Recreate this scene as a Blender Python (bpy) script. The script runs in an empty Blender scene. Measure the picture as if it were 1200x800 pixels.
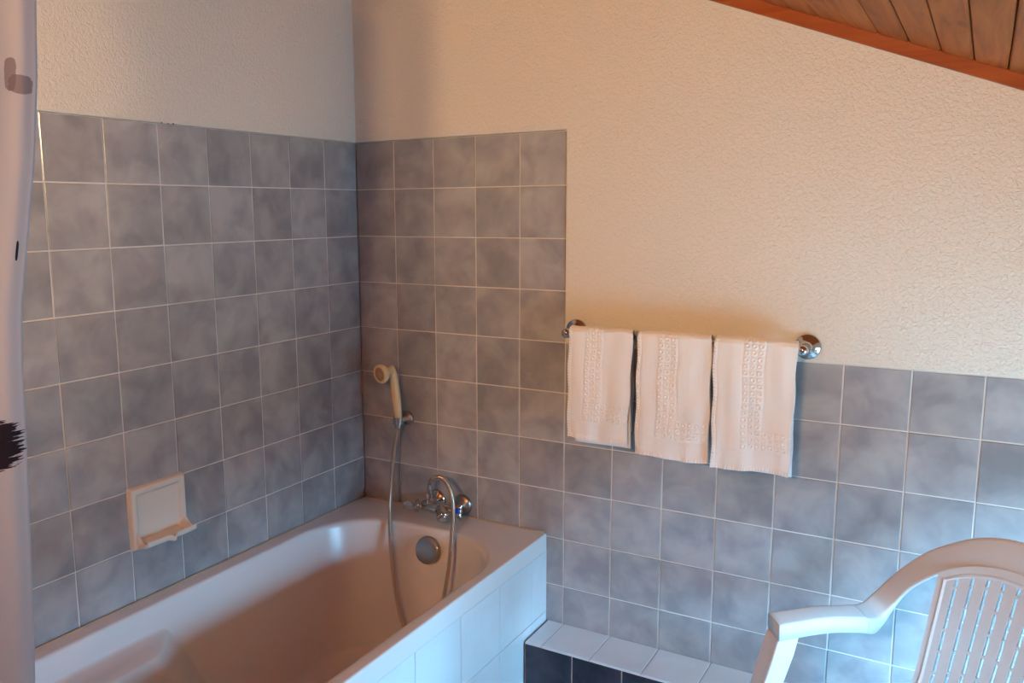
import bpy, bmesh, math, random
from mathutils import Vector, Matrix, noise
random.seed(7)
C = bpy.context.scene.collection
PI = math.pi
P = 0.152            # wall tile pitch
PA = 0.1577          # pitch along the left wall
TOP = 1.77           # top of the high tiling
RIM = 0.565          # bathtub rim height
TUBX = 0.705
XR = 2.42            # right (knee) wall
YF = -3.25           # wall behind the camera
def ceil_z(x): return 2.094 - 0.395*(x-1.172)
ZMAX = ceil_z(-0.2)

# ---------------------------------------------------------------- materials
def mat(name, col=(.8,.8,.8), rough=.5, metal=0, spec=.5, coat=0, trans=0, sss=0):
    m = bpy.data.materials.new(name); m.use_nodes = True
    b = m.node_tree.nodes['Principled BSDF']
    b.inputs['Base Color'].default_value = (*col, 1)
    b.inputs['Roughness'].default_value = rough
    b.inputs['Metallic'].default_value = metal
    b.inputs['Specular IOR Level'].default_value = spec
    b.inputs['Coat Weight'].default_value = coat
    b.inputs['Transmission Weight'].default_value = trans
    return m
def nd(m, t, **kw):
    n = m.node_tree.nodes.new(t)
    for k, v in kw.items():
        if k in n.inputs: n.inputs[k].default_value = v
        else: setattr(n, k, v)
    return n
def ln(m, a, ao, b, bi): m.node_tree.links.new(a.outputs[ao], b.inputs[bi])
def bsdf(m): return m.node_tree.nodes['Principled BSDF']
def ramp(m, stops):
    r = nd(m, 'ShaderNodeValToRGB'); e = r.color_ramp.elements
    while len(e) < len(stops): e.new(.5)
    for i, (p, c) in enumerate(stops): e[i].position = p; e[i].color = (*c, 1)
    return r
def obj_coords(m, scale=(1,1,1), attr=False):
    tc = nd(m, 'ShaderNodeTexCoord'); mp = nd(m, 'ShaderNodeMapping'); mp.inputs['Scale'].default_value = scale
    if attr:
        at = nd(m, 'ShaderNodeAttribute'); at.attribute_name = 'tr'
        sc = nd(m, 'ShaderNodeVectorMath', operation='SCALE'); sc.inputs['Scale'].default_value = 7.0
        ad = nd(m, 'ShaderNodeVectorMath', operation='ADD')
        ln(m, at, 'Color', sc, 0); ln(m, tc, 'Object', ad, 0); ln(m, sc, 0, ad, 1); ln(m, ad, 0, mp, 'Vector')
    else: ln(m, tc, 'Object', mp, 'Vector')
    return mp
def bump(m, src, out, strength, dist):
    b = nd(m, 'ShaderNodeBump'); b.inputs['Strength'].default_value = strength; b.inputs['Distance'].default_value = dist
    ln(m, src, out, b, 'Height'); ln(m, b, 'Normal', bsdf(m), 'Normal'); return b

def plaster_mat():
    m = mat('cream_rough_plaster', (.80,.745,.655), .85, spec=.25)
    mp = obj_coords(m)
    n1 = nd(m, 'ShaderNodeTexNoise'); n1.inputs['Scale'].default_value = 135; n1.inputs['Detail'].default_value = 3.0; n1.inputs['Roughness'].default_value = .6; n1.inputs['Distortion'].default_value = .7
    ln(m, mp, 0, n1, 'Vector')
    r = ramp(m, [(.30,(0,0,0)), (.5,(.6,.6,.6)), (.70,(1,1,1))]); ln(m, n1, 'Fac', r, 'Fac')
    n2 = nd(m, 'ShaderNodeTexNoise'); n2.inputs['Scale'].default_value = 9; n2.inputs['Detail'].default_value = 2; ln(m, mp, 0, n2, 'Vector')
    ma = nd(m, 'ShaderNodeMath', operation='MULTIPLY_ADD'); ma.inputs[1].default_value = .8
    ln(m, n2, 'Fac', ma, 0); ln(m, r, 'Color', ma, 2)
    bump(m, ma, 0, .7, .0030)
    return m
def tile_mat(name, dark, light, rough=.16, var=.12):
    m = mat(name, light, rough)
    mp = obj_coords(m, (1,1,1), True)
    n1 = nd(m, 'ShaderNodeTexNoise'); n1.inputs['Scale'].default_value = 11; n1.inputs['Detail'].default_value = 3.5; n1.inputs['Roughness'].default_value = .5; n1.inputs['Distortion'].default_value = .35
    ln(m, mp, 0, n1, 'Vector')
    r = ramp(m, [(.33, dark), (.66, light)]); ln(m, n1, 'Fac', r, 'Fac')
    at = nd(m, 'ShaderNodeAttribute'); at.attribute_name = 'tr'
    sx = nd(m, 'ShaderNodeSeparateColor'); ln(m, at, 'Color', sx, 0)
    mr = nd(m, 'ShaderNodeMapRange'); mr.inputs['To Min'].default_value = 1-var; mr.inputs['To Max'].default_value = 1+var*.6; ln(m, sx, 0, mr, 'Value')
    mx = nd(m, 'ShaderNodeVectorMath', operation='SCALE'); ln(m, r, 'Color', mx, 0); ln(m, mr, 0, mx, 'Scale')
    ln(m, mx, 0, bsdf(m), 'Base Color')
    n3 = nd(m, 'ShaderNodeTexNoise'); n3.inputs['Scale'].default_value = 14; n3.inputs['Detail'].default_value = 1; ln(m, mp, 0, n3, 'Vector')
    bump(m, n3, 'Fac', .12, .003)
    return m
def wood_mat(name, c1, c2, c3, rough=.45, axis='Y', knots=True):
    m = mat(name, c2, rough, spec=.12)
    sc = {'Y': (14,.9,14), 'X': (.9,14,14)}[axis]
    mp = obj_coords(m, sc, True)
    n1 = nd(m, 'ShaderNodeTexNoise'); n1.inputs['Scale'].default_value = 2.2; n1.inputs['Detail'].default_value = 6; n1.inputs['Distortion'].default_value = 1.5; ln(m, mp, 0, n1, 'Vector')
    r = ramp(m, [(.3,c1), (.52,c2), (.75,c3)]); ln(m, n1, 'Fac', r, 'Fac')
    last = (r, 'Color')
    if knots:
        mp2 = obj_coords(m, (8,2.6,8), True)
        v = nd(m, 'ShaderNodeTexVoronoi'); v.inputs['Scale'].default_value = 1.0; v.inputs['Randomness'].default_value = 1; ln(m, mp2, 0, v, 'Vector')
        kr = ramp(m, [(.06,(.22,.16,.12)), (.15,(1,1,1))]); ln(m, v, 'Distance', kr, 'Fac')
        mx = nd(m, 'ShaderNodeMix', data_type='RGBA', blend_type='MULTIPLY'); mx.inputs[0].default_value = 1
        m.node_tree.links.new(r.outputs['Color'], mx.inputs[6]); m.node_tree.links.new(kr.outputs['Color'], mx.inputs[7])
        m.node_tree.links.new(mx.outputs[2], bsdf(m).inputs['Base Color'])
    else: ln(m, r, 'Color', bsdf(m), 'Base Color')
    bump(m, n1, 'Fac', .15, .002)
    return m

M_plaster = plaster_mat()
M_tile = tile_mat('blue_grey_mottled_glazed_tile', (.275,.280,.298), (.425,.425,.432))
M_grout = mat('pale_grout', (.72,.70,.67), .8)
M_navy = tile_mat('dark_slate_glazed_tile', (.012,.014,.024), (.045,.05,.075), .2, .2)
M_white_tile = tile_mat('white_glazed_tile', (.70,.72,.74), (.74,.76,.78), .12, .02)
M_grey_grout = mat('grey_grout', (.30,.31,.32), .8)
M_enamel = mat('white_bath_enamel', (.74,.72,.71), .24, spec=.4, coat=0)
M_chrome = mat('chrome', (.62,.60,.58), .12, 1)
M_chrome_dull = mat('worn_chrome', (.42,.40,.38), .28, 1)
M_ceramic = mat('cream_ceramic', (.80,.74,.66), .12, coat=.5)
M_cream_plastic = mat('cream_plastic', (.80,.62,.36), .25)
M_spray = mat('brown_spray_plate', (.42,.26,.17), .4)
M_plastic = mat('white_moulded_plastic', (.64,.62,.61), .38)
M_wood = wood_mat('varnished_pine_boards', (.28,.058,.011), (.45,.104,.022), (.54,.15,.036))
M_trimwood = wood_mat('red_brown_stained_wood', (.27,.052,.012), (.34,.072,.017), (.40,.10,.025), .4, 'X', False)
M_dark = mat('dark_gap', (.03,.015,.01), .9)
M_caulk = mat('aged_sealant', (.42,.31,.21), .6)
M_blue = mat('blue_marker', (.02,.05,.45), .3)
M_frame = mat('white_painted_frame', (.8,.8,.8), .4)
M_acrylic = mat('clear_acrylic_knob', (.80,.82,.84), .08, trans=.85)
M_dirt = mat('brown_stain', (.16,.09,.05), .8)

# ---------------------------------------------------------------- helpers
def link(name, bm, m, parent=None, smooth=False, bevel=0, kind=None):
    me = bpy.data.meshes.new(name); bmesh.ops.recalc_face_normals(bm, faces=bm.faces) ; bm.to_mesh(me); bm.free()
    if isinstance(m, (list, tuple)):
        for x in m: me.materials.append(x)
    else: me.materials.append(m)
    if smooth:
        for p in me.polygons: p.use_smooth = True
    o = bpy.data.objects.new(name, me); C.objects.link(o)
    if parent: o.parent = parent
    if bevel:
        b = o.modifiers.new('bevel', 'BEVEL'); b.width = bevel; b.segments = 2; b.limit_method = 'ANGLE'; b.angle_limit = math.radians(40)
    if smooth and bevel: pass
    if kind: o['kind'] = kind
    return o
def struct(name, bm, m, parent=None, **kw):
    return link(name, bm, m, parent, kind=None if parent else 'structure', **kw)
def empty(name, loc=(0,0,0), rz=0):
    o = bpy.data.objects.new(name, None); C.objects.link(o); o.location = loc; o.rotation_euler = (0,0,rz); o.empty_display_size = .05; return o
def tag(o, label, cat, group=None):
    o['label'] = label; o['category'] = cat
    if group: o['group'] = group
    return o
def box(bm, a, b, mi=0):
    (x0,y0,z0),(x1,y1,z1) = a, b
    v = [bm.verts.new(p) for p in ((x0,y0,z0),(x1,y0,z0),(x1,y1,z0),(x0,y1,z0),(x0,y0,z1),(x1,y0,z1),(x1,y1,z1),(x0,y1,z1))]
    fs = [bm.faces.new([v[i] for i in f]) for f in ((0,3,2,1),(4,5,6,7),(0,1,5,4),(1,2,6,5),(2,3,7,6),(3,0,4,7))]
    for f in fs: f.material_index = mi
    return v
def prism(bm, pts, y0, y1):   # pts in xz, extruded along y
    a = [bm.verts.new((x,y0,z)) for x,z in pts]; b = [bm.verts.new((x,y1,z)) for x,z in pts]
    bm.faces.new(a); bm.faces.new(b[::-1])
    for i in range(len(pts)):
        j = (i+1)%len(pts); bm.faces.new((a[i],b[i],b[j],a[j]))
def lathe(bm, prof, origin=(0,0,0), axis=(0,0,1), n=32, caps=True):
    """prof: list of (r, h) along the axis"""
    q = Vector((0,0,1)).rotation_difference(Vector(axis).normalized()); o = Vector(origin)
    rings = []
    for r, h in prof:
        rings.append([bm.verts.new(o + q @ Vector((r*math.cos(2*PI*k/n), r*math.sin(2*PI*k/n), h))) for k in range(n)])
    for A, B in zip(rings, rings[1:]):
        for k in range(n): bm.faces.new((A[k],A[(k+1)%n],B[(k+1)%n],B[k]))
    if caps: bm.faces.new(rings[0][::-1]); bm.faces.new(rings[-1])
def catmull(pts, per=8):
    pts = [Vector(p) for p in pts]; out = []
    for i in range(len(pts)-1):
        p0 = pts[max(i-1,0)]; p1 = pts[i]; p2 = pts[i+1]; p3 = pts[min(i+2,len(pts)-1)]
        for k in range(per):
            t = k/per
            out.append(.5*((2*p1)+(p2-p0)*t+(2*p0-5*p1+4*p2-p3)*t*t+(3*p1-p0-3*p2+p3)*t**3))
    out.append(pts[-1]); return out
def tube(bm, pts, rad, n=12, caps=True):
    """rad: number or function(i, arc length)"""
    rings = []; up = None; s = 0
    for i, p in enumerate(pts):
        t = (pts[min(i+1,len(pts)-1)] - pts[max(i-1,0)]).normalized()
        if up is None:
            up = Vector((0,0,1)) if abs(t.z) < .9 else Vector((1,0,0))
        side = t.cross(up).normalized(); up = side.cross(t).normalized()
        if i: s += (p-pts[i-1]).length
        r = rad(i, s) if callable(rad) else rad
        rings.append([bm.verts.new(p + side*r*math.cos(2*PI*k/n) + up*r*math.sin(2*PI*k/n)) for k in range(n)])
    for A, B in zip(rings, rings[1:]):
        for k in range(n): bm.faces.new((A[k],A[(k+1)%n],B[(k+1)%n],B[k]))
    if caps: bm.faces.new(rings[0][::-1]); bm.faces.new(rings[-1])

def tiles(name, m, gm, parent, org, U, V, N, cells, gap=.0036, thick=.006, tilt=.0, bev=.0012):
    """cells: list of (u0,u1,v0,v1) rectangles on the plane; N points into the room. Tile faces sit at org."""
    org, U, V, N = map(Vector, (org, U, V, N))
    bm = bmesh.new(); cl = bm.loops.layers.float_color.new('tr')
    for (u0,u1,v0,v1) in cells:
        a0,a1,b0,b1 = u0+gap/2,u1-gap/2,v0+gap/2,v1-gap/2
        if a1-a0 < .004 or b1-b0 < .004: continue
        ta, tb = [max(-1.5,min(1.5,random.gauss(0,1)))*tilt for _ in (0,1)]; off = random.uniform(-.0002,.0002)
        uc, vc = (a0+a1)/2, (b0+b1)/2
        def pt(u, v, h): return org + U*u + V*v + N*(h + (ta*(u-uc)+tb*(v-vc) if h > -thick/2 else 0) + off)
        base = [bm.verts.new(pt(u,v,-thick)) for u,v in ((a0,b0),(a1,b0),(a1,b1),(a0,b1))]
        mid = [bm.verts.new(pt(u,v,-bev)) for u,v in ((a0,b0),(a1,b0),(a1,b1),(a0,b1))]
        e = bev
        top = [bm.verts.new(pt(u,v,0)) for u,v in ((a0+e,b0+e),(a1-e,b0+e),(a1-e,b1-e),(a0+e,b1-e))]
        fs = [bm.faces.new(top)]
        for k in range(4):
            j = (k+1)%4
            fs.append(bm.faces.new((mid[k],mid[j],top[j],top[k]))); fs.append(bm.faces.new((base[k],base[j],mid[j],mid[k])))
        c = (random.random(), random.random(), random.random(), 1)
        for f in fs:
            for l in f.loops: l[cl] = c
    o = link(name, bm, m, parent)
    us = [c[0] for c in cells]+[c[1] for c in cells]
    bm = bmesh.new()
    for (u0,u1,v0,v1) in cells:
        bm.faces.new([bm.verts.new(org+U*u+V*v-N*.0024) for u,v in ((u0,v0),(u1,v0),(u1,v1),(u0,v1))])
    bmesh.ops.remove_doubles(bm, verts=bm.verts, dist=1e-5)
    g = link('grout', bm, gm, parent)
    return o

# ---------------------------------------------------------------- room shell
T = .15
bm = bmesh.new(); prism(bm, [(-T,-.1),(XR+T,-.1),(XR+T,ceil_z(XR+T)+.02),(-T,ceil_z(-T)+.02)], .012, .012+T)
wall_back = struct('wall_back', bm, M_plaster)
YL = TOP-4*P; XH = 5*P - .001
bm = bmesh.new()   # rough plaster coat, proud of the tiles: an L-shaped layer
pts = [(0,TOP+.001),(XH,TOP+.003),(XH+.001,YL+.001),(XR,YL+.001),(XR,ceil_z(XR)),(0,ceil_z(0))]
prism(bm, pts, -.0045, .014)
link('plaster_coat', bm, M_plaster, wall_back, bevel=.004)
cells = []
for j in range(12):
    v1 = -j*P; v0 = max(-(j+1)*P, -TOP)
    n = 5 if j < 4 else int(XR/P)+1
    for i in range(n):
        cells.append((i*P, min((i+1)*P, XR), v0, v1))
tiles('tile_cladding', M_tile, M_grout, wall_back, (0,0,TOP), (1,0,0), (0,0,1), (0,-1,0), cells, tilt=.006)

bm = bmesh.new(); box(bm, (-T,YF-T,-.1), (-.012,.012,ceil_z(-T)+.02))
wall_left = struct('wall_left', bm, M_plaster)
bm = bmesh.new(); box(bm, (-.014,YF,TOP+.001), (.0045,.01,ceil_z(0)+.002))
link('plaster_coat', bm, M_plaster, wall_left, bevel=.003)
cells = []
for j in range(12):
    v1 = -j*P; v0 = max(-(j+1)*P, -TOP)
    for k in range(int(-YF/PA)+1):
        cells.append((k*PA, min((k+1)*PA, -YF), v0, v1))
tiles('tile_cladding', M_tile, M_grout, wall_left, (0,0,TOP), (0,-1,0), (0,0,1), (1,0,0), cells, tilt=.007)
bm = bmesh.new()   # sealant flecks along the top edge of the left tiling
for k in range(3):
    y = (-.742,-.758,-.778)[k]; s = (.0022,.0014,.0017)[k]
    lathe(bm, [(s*.2,0),(s,.001),(s*.8,.003),(s*.1,.004)], (.003,y,TOP+.0015), (1,0,0), 8)
link('mortar_speck', bm, M_dirt, wall_left)

bm = bmesh.new()   # knee wall with a low window opening
WY0, WY1, WZ0, WZ1 = -1.02, -.36, .22, 1.02
for a, b in (((XR,YF-T,-.1),(XR+T,WY0,ceil_z(XR))), ((XR,WY1,-.1),(XR+T,.012,ceil_z(XR))), ((XR,WY0,-.1),(XR+T,WY1,WZ0)), ((XR,WY0,WZ1),(XR+T,WY1,ceil_z(XR)))):
    box(bm, a, b)
wall_right = struct('wall_right', bm, M_plaster)
bm = bmesh.new(); box(bm, (-T,YF-T,-.1), (XR+T,YF,ceil_z(-T)+.02))
struct('wall_front', bm, M_wood)
bm = bmesh.new(); box(bm, (-T,YF-T,-.1), (XR+T,.012+T,-.012)); fl = struct('floor', bm, M_grey_grout)
M_floor = tile_mat('pale_floor_tile', (.24,.24,.24), (.32,.315,.31), .3)
cells = [(i*.2, min((i+1)*.2,XR), j*.2, min((j+1)*.2,-YF)) for i in range(14) for j in range(17)]
tiles('floor_tile', M_floor, M_grey_grout, fl, (0,0,0), (1,0,0), (0,-1,0), (0,0,1), cells)
w = empty('window_1', (XR+.04, (WY0+WY1)/2, WZ0)); w['kind'] = 'structure'
bm = bmesh.new()
hy = (WY1-WY0)/2; hz = WZ1-WZ0; f = .045
for a, b in (((0,-hy,0),(.05,hy,f)), ((0,-hy,hz-f),(.05,hy,hz)), ((0,-hy,f),(.05,-hy+f,hz-f)), ((0,hy-f,f),(.05,hy,hz-f))):
    box(bm, a, b)
link('window_frame', bm, M_frame, w, bevel=.003)
mg = bpy.data.materials.new('window_glass'); mg.use_nodes = True; nt = mg.node_tree; nt.nodes.clear()
o_ = nt.nodes.new('ShaderNodeOutputMaterial'); mx = nt.nodes.new('ShaderNodeMixShader'); tr = nt.nodes.new('ShaderNodeBsdfTransparent'); gl = nt.nodes.new('ShaderNodeBsdfGlossy'); gl.inputs['Roughness'].default_value = .02
mx.inputs[0].default_value = .06; nt.links.new(tr.outputs[0], mx.inputs[1]); nt.links.new(gl.outputs[0], mx.inputs[2]); nt.links.new(mx.outputs[0], o_.inputs[0])
bm = bmesh.new(); box(bm, (.022,-hy+f-.005,f-.005), (.028,hy-f+.005,hz-f+.005))
link('glass_pane', bm, mg, w)

# sloping pine ceiling: tongue-and-groove boards running from the back wall towards the room
SL = math.atan(.395)
bm = bmesh.new(); prism(bm, [(-T,ceil_z(-T)+.03),(XR+T,ceil_z(XR+T)+.03),(XR+T,ceil_z(XR+T)+.12),(-T,ceil_z(-T)+.12)], YF-T, .012+T)
ceil = struct('ceiling', bm, M_dark)
bm = bmesh.new(); cl = bm.loops.layers.float_color.new('tr')
pw = .0705; us = -.094
U = Vector((math.cos(SL),0,-math.sin(SL))); Nn = Vector((-math.sin(SL),0,-math.cos(SL)))
u = us
while u < (XR+T)/math.cos(SL):
    o = Vector((0,0,ceil_z(0))) + U*u
    sec = [(0,-.02),(0,.004),(.0,-.001),(.005,.0),(pw-.006,.0),(pw-.0015,-.004),(pw-.0015,-.02)]
    sec = [(0.0015,-.02),(0.0015,-.004),(.006,0),(pw-.006,0),(pw-.0015,-.004),(pw-.0015,-.02)]
    a = [bm.verts.new(o+U*s+Nn*h+Vector((0,.01,0))) for s,h in sec]; b = [bm.verts.new(o+U*s+Nn*h+Vector((0,YF,0))) for s,h in sec]
    c = (random.random(), random.random(), random.random(), 1); fs = [bm.faces.new(a), bm.faces.new(b[::-1])]
    for i in range(len(sec)): fs.append(bm.faces.new((a[i],b[i],b[(i+1)%len(sec)],a[(i+1)%len(sec)])))
    for f_ in fs:
        for l in f_.loops: l[cl] = c
    u += pw
link('board', bm, M_wood, ceil)
bm = bmesh.new()   # stained batten where ceiling meets the back wall
prism(bm, [(-.0,ceil_z(0)+.004),(XR,ceil_z(XR)+.004),(XR,ceil_z(XR)-.030),(0,ceil_z(0)-.030)], -.024, -.004)
struct('trim_1', bm, M_trimwood, bevel=.002)

# low ledge along the foot of the back wall, white tiles on top and dark tiles in front
LX0, LX1, LY, LZ = TUBX+.006, XR-.001, -.160, .283
bm = bmesh.new(); box(bm, (LX0,LY+.008,0.001), (LX1,-.002,LZ-.008)); ledge = struct('wall_ledge', bm, M_grey_grout)
xs = [LX0, LX0+.045]; 
while xs[-1] < LX1: xs.append(min(xs[-1]+.1995, LX1))
xs = [LX0, .765]
while xs[-1] < LX1: xs.append(min(xs[-1]+.152, LX1))
tiles('top_tile', M_white_tile, mat('light_grey_grout', (.42,.42,.43), .8), ledge, (0,0,LZ), (1,0,0), (0,1,0), (0,0,1), [(a,b,LY,-.001) for a,b in zip(xs,xs[1:])], gap=.0022)
xs2 = [LX0]
while xs2[-1] < LX1: xs2.append(min(xs2[-1]+.152, LX1))
tiles('front_tile', M_navy, M_grout, ledge, (0,LY,0), (1,0,0), (0,0,1), (0,-1,0), [(a,b,z0,z1) for a,b in zip(xs2,xs2[1:]) for z0,z1 in ((0.001,.122),(.122,LZ-.006))], gap=.003)

# ---------------------------------------------------------------- bathtub
tub = empty('bathtub', (TUBX/2, -.85, 0)); tub.location = (0,0,0)
tag(tub, 'white enamel bathtub with a white tiled side, built into the tiled corner', 'bathtub')
LEN = 1.70
def tub_loop(x0, x1, y0, y1, z, n_end=3.0, n_far=2.6, N=None):
    pts = []
    cx, cy = (x0+x1)/2, (y0+y1)/2; hx, hy = (x1-x0)/2, (y1-y0)/2
    for k in range(len(ANG)):
        t = ANG[k]; c, s = math.cos(t), math.sin(t)
        # squircle built from a rounded rectangle with big radii
        pts.append((c, s))
    return pts
def rr_loop(x0, x1, y0, y1, r, nc=16, ns=24, nl=170):
    """rounded rectangle as ordered points, same count for every level; y0 (back wall end) > y1"""
    out = []
    def seg(a, b, n):
        for k in range(n): out.append((a[0]+(b[0]-a[0])*k/n, a[1]+(b[1]-a[1])*k/n))
    def arc(cx, cy, a0, a1, n):
        for k in range(n):
            t = a0+(a1-a0)*k/n; out.append((cx+r*math.cos(t), cy+r*math.sin(t)))
    seg((x0,y1+r),(x0,y0-r),nl); arc(x0+r,y0-r,PI,PI/2,nc); seg((x0+r,y0),(x1-r,y0),ns); arc(x1-r,y0-r,PI/2,0,nc)
    seg((x1,y0-r),(x1,y1+r),nl); arc(x1-r,y1+r,0,-PI/2,nc); seg((x1-r,y1),(x0+r,y1),ns); arc(x0+r,y1+r,-PI/2,-PI,nc)
    return out
def sstep(a, b, x):
    t = max(0, min(1, (x-a)/(b-a))); return t*t*(3-2*t)
bm = bmesh.new(); rings = []
levels = [ # z, x0, x1, y0, y1, r
 (.512, .0015, TUBX, -.0015, -LEN, .004), (RIM-.004, .0015, TUBX, -.0015, -LEN, .004), (RIM-.0011, .002, TUBX-.001, -.002, -LEN+.001, .0045), (RIM, .0045, TUBX-.0038, -.0045, -LEN+.003, .006)]
levels += [(RIM, .008, TUBX-.007, -.008, -LEN+.006, .010), (RIM-.001, .039, .676, -.126, -1.570, .21), (RIM-.0015, .043, .672, -.130, -1.565, .22), (RIM-.0025, .0475, .668, -.136, -1.561, .225), (RIM-.006, .0505, .665, -.1405, -1.556, .23), (RIM-.014, .0525, .663, -.144, -1.553, .23)]
zb, zt = .20, RIM-.014
NL = 90
for k in range(1, NL+1):
    t = k/NL; z = zt+(zb-zt)*t
    levels.append((z, .0525+.078*t, .663-.078*t, -.144-.08*t, -1.553+.27*t, .23-.05*t))
for k in range(1, 9):   # rounded foot of the walls
    a = k/8*PI/2; d = .06
    levels.append((zb-d*math.sin(a)*.75, .131+d*(1-math.cos(a)), .585-d*(1-math.cos(a)), -.224-d*(1-math.cos(a)), -1.278+d*(1-math.cos(a)), .18-.02*k/8))
for li, (z,x0,x1,y0,y1,r) in enumerate(levels):
    ring = []
    for (x,y) in rr_loop(x0,x1,y0,y1,r):
        zz = z
        if li > 9:      # moulded arm rests half way along both long sides
            side = 1 if x < .35 else -1
            e = sstep(-.905, -1.03, y - .45*(.49-z))**.6 if z < .49 else sstep(-.905,-1.03,y)**.6
            e *= 1-sstep(.487, .499, z)
            w_ = 1-sstep(.10,.2, min(abs(x-x0), abs(x1-x)))
            x += side*.088*e*w_*(1-.35*sstep(.45,.2,z))
        ring.append(bm.verts.new((x,y,zz)))
    rings.append(ring)
for A, B in zip(rings, rings[1:]):
    n = len(A)
    for k in range(n): bm.faces.new((A[k],A[(k+1)%n],B[(k+1)%n],B[k]))
bm.faces.new(rings[-1])
o = link('tub_shell', bm, M_enamel, tub, smooth=True)
bm = bmesh.new(); box(bm, (TUBX-.03,-LEN+.002,0.001), (TUBX-.005,-.002,.509)); panel = link('side_panel', bm, M_grey_grout, tub)
ys = [.001, .093, .300]
while ys[-1] < LEN: ys.append(min(ys[-1]+.2075, LEN))
cells = [(a,b,z0,z1) for a,b in zip(ys,ys[1:]) for z0,z1 in ((.001,.107),(.107,.312),(.312,.512))]
tiles('panel_tile', M_white_tile, M_grey_grout, panel, (TUBX,0,0), (0,-1,0), (0,0,1), (1,0,0), cells, gap=.0022)
bm = bmesh.new()   # head end closing wall of the tub
box(bm, (.001,-LEN-.02,0.001), (TUBX-.002,-LEN-.001,RIM-.004)); link('end_panel', bm, M_white_tile, tub)
bm = bmesh.new()   # sealant bead round the wall sides
p_ = [Vector((.004,-LEN+.02,RIM+.001))] + [Vector((.004+random.uniform(-.0006,.0006),-LEN+.05+k*.05,RIM+.001)) for k in range(32)] + [Vector((.006,-.006,RIM+.001))]
tube(bm, p_, .0030, 8)
p_ = [Vector((.006+k*.0345,-.004+random.uniform(-.0008,.0008),RIM+.001)) for k in range(21)]
tube(bm, p_, lambda i,s: .0030+random.uniform(0,.0010), 8)
link('sealant_bead', bm, M_caulk, tub, smooth=True)
# overflow disc
ov = empty('overflow_cover', (0,0,0)); ov.parent = tub
bpy.data.objects.remove(ov)
bm = bmesh.new(); ovn = Vector((0,-1,.26)).normalized(); oc = Vector((.374,-.1535,.498))
lathe(bm, [(.024,-.014),(.031,0),(.031,.006),(.042,.008),(.0435,.011),(.0435,.019),(.040,.0235),(.024,.025),(.001,.0252)], oc, ovn, 40)
link('overflow_cover', bm, M_chrome_dull, tub, smooth=True, bevel=.0008)

# ---------------------------------------------------------------- bath mixer
MX, MY, MZ = .352, -.072, .604
mix = empty('bath_mixer', (MX,0,MZ)); tag(mix, 'chrome two-handle bath mixer on the brown-lit back wall above the bathtub rim', 'tap')
def mpart(name, fn, m=M_chrome, smooth=True, bevel=0, parent=None):
    bm = bmesh.new(); fn(bm); return link(name, bm, m, parent or mix, smooth=smooth, bevel=bevel)
def f(bm):
    lathe(bm, [(.012,-.062),(.0165,-.058),(.0165,-.03),(.020,-.022),(.0215,0),(.020,.022),(.0165,.03),(.0165,.058),(.012,.062)], (0,MY,0), (1,0,0), 28)
mpart('mixer_body', f)
for sx in (-1,1):
    def f(bm):
        lathe(bm, [(.034,0),(.034,.003),(.028,.010),(.015,.014),(.0135,.018),(.0135,.062)], (sx*.05,-.0015,0), (0,-1,0), 28)
    mpart('wall_flange', f, M_chrome_dull if sx > 0 else M_chrome)
def handle(o, ax, n, R):
    ax = Vector(ax).normalized(); o = Vector(o); q = Vector((0,0,1)).rotation_difference(ax)
    def f(bm):
        lathe(bm, [(.013,0),(.015,.004),(.012,.012),(.010,.016),(.014,.019),(.0165,.023),(.016,.032),(.010,.036)], o, ax, 24)
        for k in range(n):      # lobes of the star handle
            a = 2*PI*k/n + PI/2
            c = o + ax*.026; d = q @ Vector((math.cos(a), math.sin(a), 0))
            pts = [c + d*t*R for t in (.15,.45,.72,.9,1.0)]
            tube(bm, pts, lambda i,s: (.010,.0092,.0080,.0062,.002)[i], 12)
    return mpart('handle', f), o, ax
hr, o_r, ax_r = handle((.068,MY,.006), (.62,-.74,.26), 3, .031)
def f(bm): lathe(bm, [(.0085,.035),(.0085,.0385),(.006,.040),(.0005,.0405)], o_r, ax_r, 20)
mpart('handle_marker', f, M_blue, parent=hr)
hl_, o_l, ax_l = handle((-.050,MY,0), (-.80,-.55,.05), 3, .024)
def f(bm):
    lathe(bm, [(.006,.034),(.0075,.040),(.0125,.044),(.0155,.052),(.0155,.060),(.0125,.068),(.006,.072),(.0005,.0725)], o_l, ax_l, 24)
mpart('acrylic_knob', f, M_acrylic, parent=hl_)
def f(bm):   # short spout, bent forward and down
    p = catmull([(.012,MY,-.002),(.024,MY-.022,.0),(.040,MY-.038,.0),(.050,MY-.050,-.007)], 6)
    tube(bm, p, lambda i,s: .0185-.0*s, 24)
    lathe(bm, [(.0150,0),(.0205,.002),(.0205,.008),(.0150,.010)], (.047,MY-.046,-.004), (.55,-.72,-.50), 28)
sp = mpart('spout', f)
def f(bm): lathe(bm, [(.0135,.006),(.0135,.010),(.011,.014),(.002,.015)], (.047,MY-.046,-.004), (.55,-.72,-.50), 24)
mpart('aerator', f, M_acrylic, parent=sp)
def f(bm):   # hose outlet on the top
    lathe(bm, [(.0115,0),(.0115,.012),(.008,.015),(.008,.020),(.0105,.022),(.0105,.032),(.0085,.035)], (-.034,MY,.012), (0,0,1), 10)
    lathe(bm, [(.0085,.034),(.0078,.050),(.0065,.066),(.004,.067)], (-.034,MY,.012), (.03,-.03,1), 16)
mpart('hose_outlet', f, smooth=False)

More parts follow.
